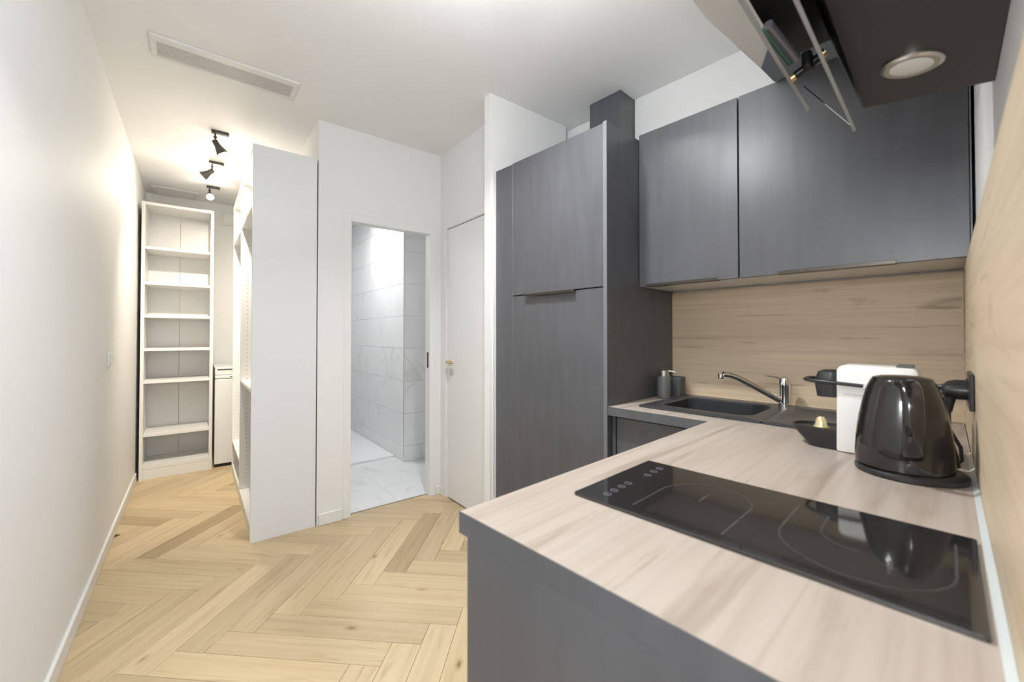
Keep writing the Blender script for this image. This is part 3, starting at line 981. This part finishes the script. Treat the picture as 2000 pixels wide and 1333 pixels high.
loft([L3(rrect(cxx - 0.032, cxx + 0.030, cyy - 0.033, cyy + 0.037, 0.012), ZC + 0.0006), L3(rrect(cxx - 0.034, cxx + 0.032, cyy - 0.035, cyy + 0.039, 0.012), ZC + 0.098), L3(rrect(cxx - 0.030, cxx + 0.028, cyy - 0.031, cyy + 0.035, 0.010), ZC + 0.100), L3(rrect(cxx - 0.028, cxx + 0.026, cyy - 0.029, cyy + 0.033, 0.010), ZC + 0.012)], 'grey_matte', 'cup', sh, cap_first=True)

# ---- hob
hob = thing('induction_hob', 'black glass two-zone induction hob set in the worktop', 'hob', (-0.24, 0.79, ZC))
HX0, HX1, HY0, HY1 = -0.507, 0.029, 0.642, 0.938
MB().prism(rrect(HX0, HX1, HY0, HY1, 0.004, 3), ZC + 0.0004, ZC + 0.0062, bevel=0.0008).build('glass', 'cooktop_glass', hob)
zp0, zp1 = ZC + 0.0062, ZC + 0.0064


def arc(cx, cy, r, a0, a1, n=24):
    return [(cx + r * math.cos(math.radians(a0 + (a1 - a0) * k / n)), cy + r * math.sin(math.radians(a0 + (a1 - a0) * k / n))) for k in range(n + 1)]


m = MB()
m.ring_path([(-0.394, 0.672), (-0.394, 0.80)], 0.003, zp0, zp1, False)
m.ring_path([(-0.394, 0.80)] + arc(-0.315, 0.80, 0.075, 175, 5, 20) + [(-0.242, 0.672)], 0.003, zp0, zp1, False)
m.build('zone_outline', 'cooktop_print', hob, label='thin grey outline of the smaller cooking zone')
MB().ring_path([(-0.318, 0.775), (-0.318, 0.825)], 0.003, zp0, zp1, False).build('zone_mark', 'cooktop_print', hob)
m = MB()
m.ring_path([(-0.186, 0.890), (-0.186, 0.77)] + arc(-0.09, 0.77, 0.096, 180, 360, 28) + [(0.006, 0.890)], 0.003, zp0, zp1, False)
m.build('zone_outline', 'cooktop_print', hob, label='thin grey outline of the larger cooking zone')
MB().ring_path([(-0.14, 0.87), (-0.14, 0.81)] + arc(-0.09, 0.81, 0.05, 180, 270, 10), 0.0022, zp0, zp1, False).build('zone_mark', 'cooktop_print', hob)
MB().ring_path([(-0.055, 0.72), (-0.055, 0.76)], 0.0025, zp0, zp1, False).build('zone_mark', 'cooktop_print', hob)
for px, py in ((-0.454, 0.680), (-0.456, 0.707), (-0.457, 0.735), (-0.458, 0.762), (-0.455, 0.837), (-0.457, 0.869), (-0.458, 0.898)):
    m = MB().ring_path(arc(px, py, 0.0070, 0, 342, 18), 0.0016, zp0, zp1)
    m.ring_path([(px - 0.003, py), (px + 0.003, py)], 0.0014, zp0, zp1, False)
    m.build('touch_key', 'cooktop_icon', hob)

# ---- coffee machine
CY0, CY1 = 1.400, 1.520
cm = thing('coffee_machine', 'white capsule coffee machine with black lever and drip tray', 'coffee machine', (-0.12, 1.46, ZC))
m = MB().prism_y([(-0.208, ZC + 0.001), (-0.048, ZC + 0.001), (-0.047, ZC + 0.222), (-0.056, ZC + 0.233), (-0.196, ZC + 0.234), (-0.206, ZC + 0.224)], CY0, CY1, 0.006)
m.build('body', 'cream_plastic', cm, smooth=True)
MB().prism_y([(-0.192, ZC + 0.158), (-0.07, ZC + 0.158), (-0.07, ZC + 0.1635), (-0.192, ZC + 0.1635)], CY0 - 0.0025, CY0 + 0.002, 0.001).build('side_rib', 'cream_plastic', cm)
MB().prism_y([(-0.088, ZC + 0.2342), (-0.058, ZC + 0.2338), (-0.058, ZC + 0.238), (-0.088, ZC + 0.238)], CY0 + 0.01, CY1 - 0.01).build('water_lid', 'grey_matte', cm)
yc = (CY0 + CY1) / 2
loft([L3(rrect(-0.256, -0.2085, yc - 0.032, yc + 0.032, 0.015), ZC + 0.142), L3(rrect(-0.262, -0.2085, yc - 0.036, yc + 0.036, 0.016), ZC + 0.185), L3(rrect(-0.254, -0.2085, yc - 0.032, yc + 0.032, 0.015), ZC + 0.212), L3(rrect(-0.244, -0.2085, yc - 0.024, yc + 0.024, 0.013), ZC + 0.217)], 'black_plastic', 'brew_head', cm, cap_first=True)
lz = ZC + 0.187
path = [(-0.150, CY0 - 0.006, lz - 0.004), (-0.22, CY0 - 0.006, lz), (-0.262, CY0 + 0.004, lz + 0.001), (-0.282, CY0 + 0.03, lz + 0.002), (-0.285, yc, lz + 0.002), (-0.282, CY1 - 0.03, lz + 0.002), (-0.262, CY1 - 0.004, lz + 0.001), (-0.22, CY1 + 0.006, lz), (-0.150, CY1 + 0.006, lz - 0.004)]
MB().tube(path, 0.0048, 10).build('lever', 'black_plastic', cm, smooth=True)
MB().lathe([(0.007, 0), (0.007, 0.008)], (-0.150, CY0 + 0.001, lz - 0.004), (0, -1, 0), 16).build('lever_pivot', 'chrome', cm, smooth=True)
# drip tray: flared foot
tb = [(-0.208, CY0 + 0.004), (-0.27, CY0 + 0.008)] + [(-0.27 + 0.052 * math.cos(math.radians(t)) * 1.0, yc + 0.052 * math.sin(math.radians(t))) for t in range(-90, -271, -15)] + [(-0.27, CY1 - 0.008), (-0.208, CY1 - 0.004)]
sc = lambda k, dx: [(-0.208 + (p[0] + 0.208) * k + 0, yc + (p[1] - yc) * (0.6 + 0.4 * k)) for p in tb]
loft([L3(sc(0.62, 0), ZC + 0.001), L3(sc(0.72, 0), ZC + 0.012), L3(sc(1.0, 0), ZC + 0.050), L3(sc(1.0, 0), ZC + 0.056), L3(sc(0.94, 0), ZC + 0.056), L3(sc(0.93, 0), ZC + 0.050)], 'black_plastic', 'drip_tray', cm, cap_first=True)
cp_ = thing('coffee_capsule', 'gold coffee capsule standing on the black drip tray', 'coffee capsule', (-0.245, CY0 + 0.03, ZC + 0.051))
MB().lathe([(0.0185, 0.0), (0.0185, 0.002), (0.0150, 0.003), (0.0118, 0.022), (0.007, 0.028), (0.002, 0.0285)], (-0.245, CY0 + 0.030, ZC + 0.0565), seg=24).build('shell', 'capsule_gold', cp_, smooth=True)

# ---- kettle
kx, ky = -0.072, 1.292
kt = thing('electric_kettle', 'glossy black electric kettle on its power base', 'kettle', (kx, ky, ZC))
MB().lathe([(0.088, 0.0008), (0.095, 0.003), (0.095, 0.011), (0.086, 0.018), (0.06, 0.0185)], (kx + 0.010, ky + 0.006, ZC), seg=48).build('power_base', 'black_plastic', kt, smooth=True)
prof = [(0.070, 0.019), (0.0835, 0.020), (0.0840, 0.028), (0.0838, 0.050), (0.0815, 0.085), (0.0765, 0.125), (0.069, 0.165), (0.0605, 0.198), (0.0545, 0.212), (0.0535, 0.2135)]
MB().lathe(prof, (kx, ky, ZC), seg=56).build('jug', 'black_gloss', kt, smooth=True)
MB().lathe([(0.0525, 0.2137), (0.051, 0.218), (0.035, 0.2225), (0.012, 0.224)], (kx, ky, ZC), seg=48).build('lid', 'black_gloss', kt, smooth=True)
# handle towards the viewer, bowed strap fixed top and bottom
hdv = Vector((0.22, -0.975, 0)).normalized()
hs = Vector((-hdv.y, hdv.x, 0))
pr = [(0.050, 0.208), (0.072, 0.210), (0.092, 0.200), (0.104, 0.175), (0.108, 0.140), (0.106, 0.100), (0.099, 0.072), (0.088, 0.058), (0.078, 0.056)]
lp = []
for k, (r, h) in enumerate(pr):
    q0, q1 = pr[max(0, k - 1)], pr[min(len(pr) - 1, k + 1)]
    tdir = (hdv * (q1[0] - q0[0]) + Vector((0, 0, q1[1] - q0[1]))).normalized()
    nn = hs.cross(tdir).normalized()
    c = Vector((kx, ky, ZC)) + hdv * r + Vector((0, 0, h))
    wdt = 0.017 if k not in (0, len(pr) - 1) else 0.021
    ring = []
    for i in range(16):
        a = 2 * math.pi * i / 16
        ca, sa = math.cos(a), math.sin(a)
        f = (abs(ca) ** 3 + abs(sa) ** 3) ** (-1 / 3)
        ring.append(tuple(c + hs * (wdt * ca * f) + nn * (0.009 * sa * f)))
    lp.append(ring)
loft(lp, 'black_gloss', 'handle', kt, cap_first=True)
c = Vector((kx, ky, ZC)) + hdv * 0.056 + hs * 0.0 + Vector((0, 0, 0.2165))
sp_ = -hdv
MB().prism([(kx + sp_.x * 0.045 - hs.x * 0.03, ky + sp_.y * 0.045 - hs.y * 0.03), (kx + sp_.x * 0.078, ky + sp_.y * 0.078), (kx + sp_.x * 0.045 + hs.x * 0.03, ky + sp_.y * 0.045 + hs.y * 0.03)], ZC + 0.185, ZC + 0.211, bevel=0.003).build('spout', 'black_gloss', kt)
c = Vector((kx, ky, ZC)) + hdv * 0.062 + hs * 0.004 + Vector((0, 0, 0.2085))
MB().lathe([(0.013, 0), (0.013, 0.005), (0.009, 0.008)], c, (hdv.x * 0.25, hdv.y * 0.25, 1), 20).build('lid_button', 'strut_grey', kt, smooth=True)
c = Vector((kx, ky, ZC)) + hdv * 0.083 + Vector((0, 0, 0.032))
MB().lathe([(0.011, 0), (0.011, 0.004), (0.008, 0.005)], c, hdv, 18).build('switch', 'black_plastic', kt, smooth=True)

# ---- socket with plugs and cables
so = thing('wall_socket', 'black double socket plate on the right wall behind the kettle', 'socket', (0.04, 1.43, 1.10))
MB().box(0.033, 0.0415, 1.365, 1.525, 1.060, 1.142, 0.002).build('plate', 'black_plastic', so)
for yy in (1.405, 1.485):
    MB().lathe([(0.024, 0), (0.024, 0.002)], (0.033, yy, 1.101), (-1, 0, 0), 24).build('socket_face', 'black_plastic', so, smooth=True)
pg = thing('power_plug', 'black angled kettle plug with hanging cord at the wall socket', 'plug', (0.02, 1.405, 1.10))
m = MB().lathe([(0.020, 0), (0.020, 0.018), (0.017, 0.034), (0.010, 0.040)], (0.0305, 1.405, 1.101), (-1, 0, 0), 24)
m.tube([(0.006, 1.405, 1.098), (0.002, 1.404, 1.075), (0.001, 1.402, 1.05)], [0.012, 0.010, 0.006], 12)
m.build('plug_body', 'black_plastic', pg, smooth=True)
MB().tube([(0.001, 1.402, 1.052), (0.002, 1.395, 1.00), (0.012, 1.398, 0.95), (0.016, 1.404, 0.925), (0.006, 1.404, 0.9205), (-0.008, 1.396, 0.9205)], 0.0042, 8).build('cord', 'black_plastic', pg, smooth=True)
pg2 = thing('power_plug', 'black coffee machine plug with looped cord at the wall socket', 'plug', (0.02, 1.485, 1.10))
m = MB().lathe([(0.020, 0), (0.020, 0.018), (0.016, 0.030), (0.008, 0.038)], (0.0305, 1.485, 1.101), (-1, 0, 0), 24)
m.tube([(-0.006, 1.485, 1.101), (-0.02, 1.485, 1.099), (-0.034, 1.485, 1.092)], [0.009, 0.006, 0.005], 10)
m.build('plug_body', 'black_plastic', pg2, smooth=True)
MB().tube([(-0.033, 1.485, 1.093), (-0.037, 1.486, 1.07), (-0.026, 1.475, 1.03), (0.004, 1.45, 1.00), (0.020, 1.435, 0.965), (0.022, 1.43, 0.935), (0.012, 1.435, 0.9205), (-0.008, 1.45, 0.9205), (-0.030, 1.47, 0.9205), (-0.042, 1.475, 0.925)], 0.0038, 8).build('cord', 'black_plastic', pg2, smooth=True)

# ---- extractor hood
HY_N, HY_F = 0.47, 1.10
ho = thing('extractor_hood', 'black slanted extractor hood with two tilted glass panels', 'extractor hood', (0.0, 0.8, 1.67))
MB().prism_y([(XR - 0.001, 1.676), (-0.112, 1.699), (-0.120, 1.715), (-0.166, 1.87), (-0.252, 1.87), (-0.355, 2.215), (XR - 0.001, 2.215)], HY_N, HY_F).build('body', 'hood_black', ho)


def pan(x, z, dx, dz, length, th, name, mat):
    nx, nz_ = -dz, dx
    p = MB().prism_y([(x, z), (x + dx * length, z + dz * length), (x + dx * length + nx * th, z + dz * length + nz_ * th), (x + nx * th, z + nz_ * th)], HY_N, HY_F).build(name, mat, ho)
    k = 0.0035
    MB().prism_y([(x - dx * k, z - dz * k), (x, z), (x + nx * th, z + nz_ * th), (x + nx * th - dx * k, z + nz_ * th - dz * k)], HY_N, HY_F - 0.0005).build('glass_edge', 'glass_edge', p, label='ground grey lower edge of the glass')
    return p


pan(-0.1255, 1.661, -0.285, 0.958, 0.345, 0.005, 'inner_glass_panel', 'hood_glass')
pan(-0.2045, 1.736, -0.365, 0.931, 0.28, 0.006, 'outer_glass_panel', 'hood_glass')
# hinge bracket, gas strut and steel wire between the two panels
MB().tube([(-0.222, 1.06, 1.80), (-0.176, 1.06, 1.822)], 0.009, 10).box(-0.205, -0.188, 1.03, 1.062, 1.80, 1.83, 0.003).build('hinge_bracket', 'black_plastic', ho, smooth=True)
MB().tube([(-0.2225, 1.06, 1.7995), (-0.232, 1.06, 1.795)], 0.009, 12).build('hinge_cap', 'brass', ho, smooth=True)
MB().tube([(-0.1755, 1.06, 1.8225), (-0.168, 1.06, 1.826)], 0.009, 12).build('hinge_cap', 'brass', ho, smooth=True)
MB().tube([(-0.212, 1.02, 1.815), (-0.232, 0.90, 1.835)], 0.0095, 12).build('gas_strut', 'strut_grey', ho, smooth=True)
MB().tube([(-0.222, 1.02, 1.808), (-0.240, 0.90, 1.828)], 0.004, 10).build('strut_rod', 'strut_green', ho, smooth=True)
MB().tube([(-0.214, 1.098, 1.79), (-0.128, 1.098, 1.664)], 0.0012, 6).build('steel_wire', 'chrome', ho, smooth=True)
lt = MB().lathe([(0.040, 0.0), (0.040, -0.003), (0.035, -0.006), (0.027, -0.005)], (-0.036, 0.958, 1.6885), (0.131, 0, 1), 40).build('light_ring', 'brushed_steel', ho, smooth=True, label='round brushed steel lamp ring')
MB().lathe([(0.0275, -0.0052), (0.020, -0.0070), (0.005, -0.0074)], (-0.036, 0.958, 1.6885), (0.131, 0, 1), 36).build('light_diffuser', 'hood_diffuser', lt, smooth=True)


# ---- recessed ceiling downlights (outside the frame)
def downlight(x, y, power, label, col=NEUT):
    t = thing('recessed_downlight', label, 'downlight', (x, y, CEIL), group='recessed kitchen downlights')
    MB().lathe([(0.045, -0.0005), (0.045, -0.004), (0.036, -0.006), (0.033, -0.002)], (x, y, CEIL), seg=32).build('trim_ring', 'white_plastic', t, smooth=True)
    MB().lathe([(0.033, -0.001), (0.033, -0.0025)], (x, y, CEIL), seg=32).build('lens', 'down_glow', t, smooth=True)
    lamp('downlight_beam', 'AREA', (x, y, CEIL - 0.008), power, col, 0.09, spread=math.radians(125))


downlight(-1.134, 0.94, 21, 'white recessed downlight over the sink approach')


# ---- opal globe pendant, added as unseen fill light (outside the frame)
def globe(gx, gy, gz, mat, label):
    pn = thing('fill_globe', label, 'added fill lamp', (gx, gy, CEIL))
    MB().lathe([(0.045, 0.0), (0.045, -0.012), (0.012, -0.022)], (gx, gy, CEIL - 0.0005), seg=24).build('ceiling_rose', 'white_plastic', pn, smooth=True)
    MB().tube([(gx, gy, CEIL - 0.02), (gx, gy, gz + 0.095)], 0.004, 8).build('stem', 'white_plastic', pn, smooth=True)
    MB().lathe([(0.10 * math.sin(math.pi * (k + 0.3) / 16.6), 0.10 * math.cos(math.pi * (k + 0.3) / 16.6)) for k in range(17)], (gx, gy, gz), seg=32).build('globe', mat, pn, smooth=True)


globe(-0.86, 0.73, 2.36, 'fill_glow', 'unseen opal globe pendant added for fill light in front of the hob')

# ---- opal globe added on the left wall, unseen frontal fill behind the viewpoint
LB, LA, LZ = -0.655, -2.85, 1.56
wl = thing('fill_wall_globe', 'unseen opal globe added on the left wall for frontal fill light', 'wall lamp', (LB, LA, LZ), e=True)
MB().lathe([(0.05, 0.0005), (0.05, 0.012), (0.03, 0.018)], (LB, LA, LZ), (1, 0, 0), 24).build('wall_plate', 'white_plastic', wl, smooth=True)
MB().tube([(LB + 0.015, LA, LZ), (LB + 0.05, LA, LZ)], 0.012, 10).build('arm', 'white_plastic', wl, smooth=True)
MB().lathe([(0.085 * math.sin(math.pi * (k + 0.3) / 16.6), 0.085 * math.cos(math.pi * (k + 0.3) / 16.6)) for k in range(17)], (LB + 0.125, LA, LZ), seg=32).build('globe', 'fill_glow_wall', wl, smooth=True)
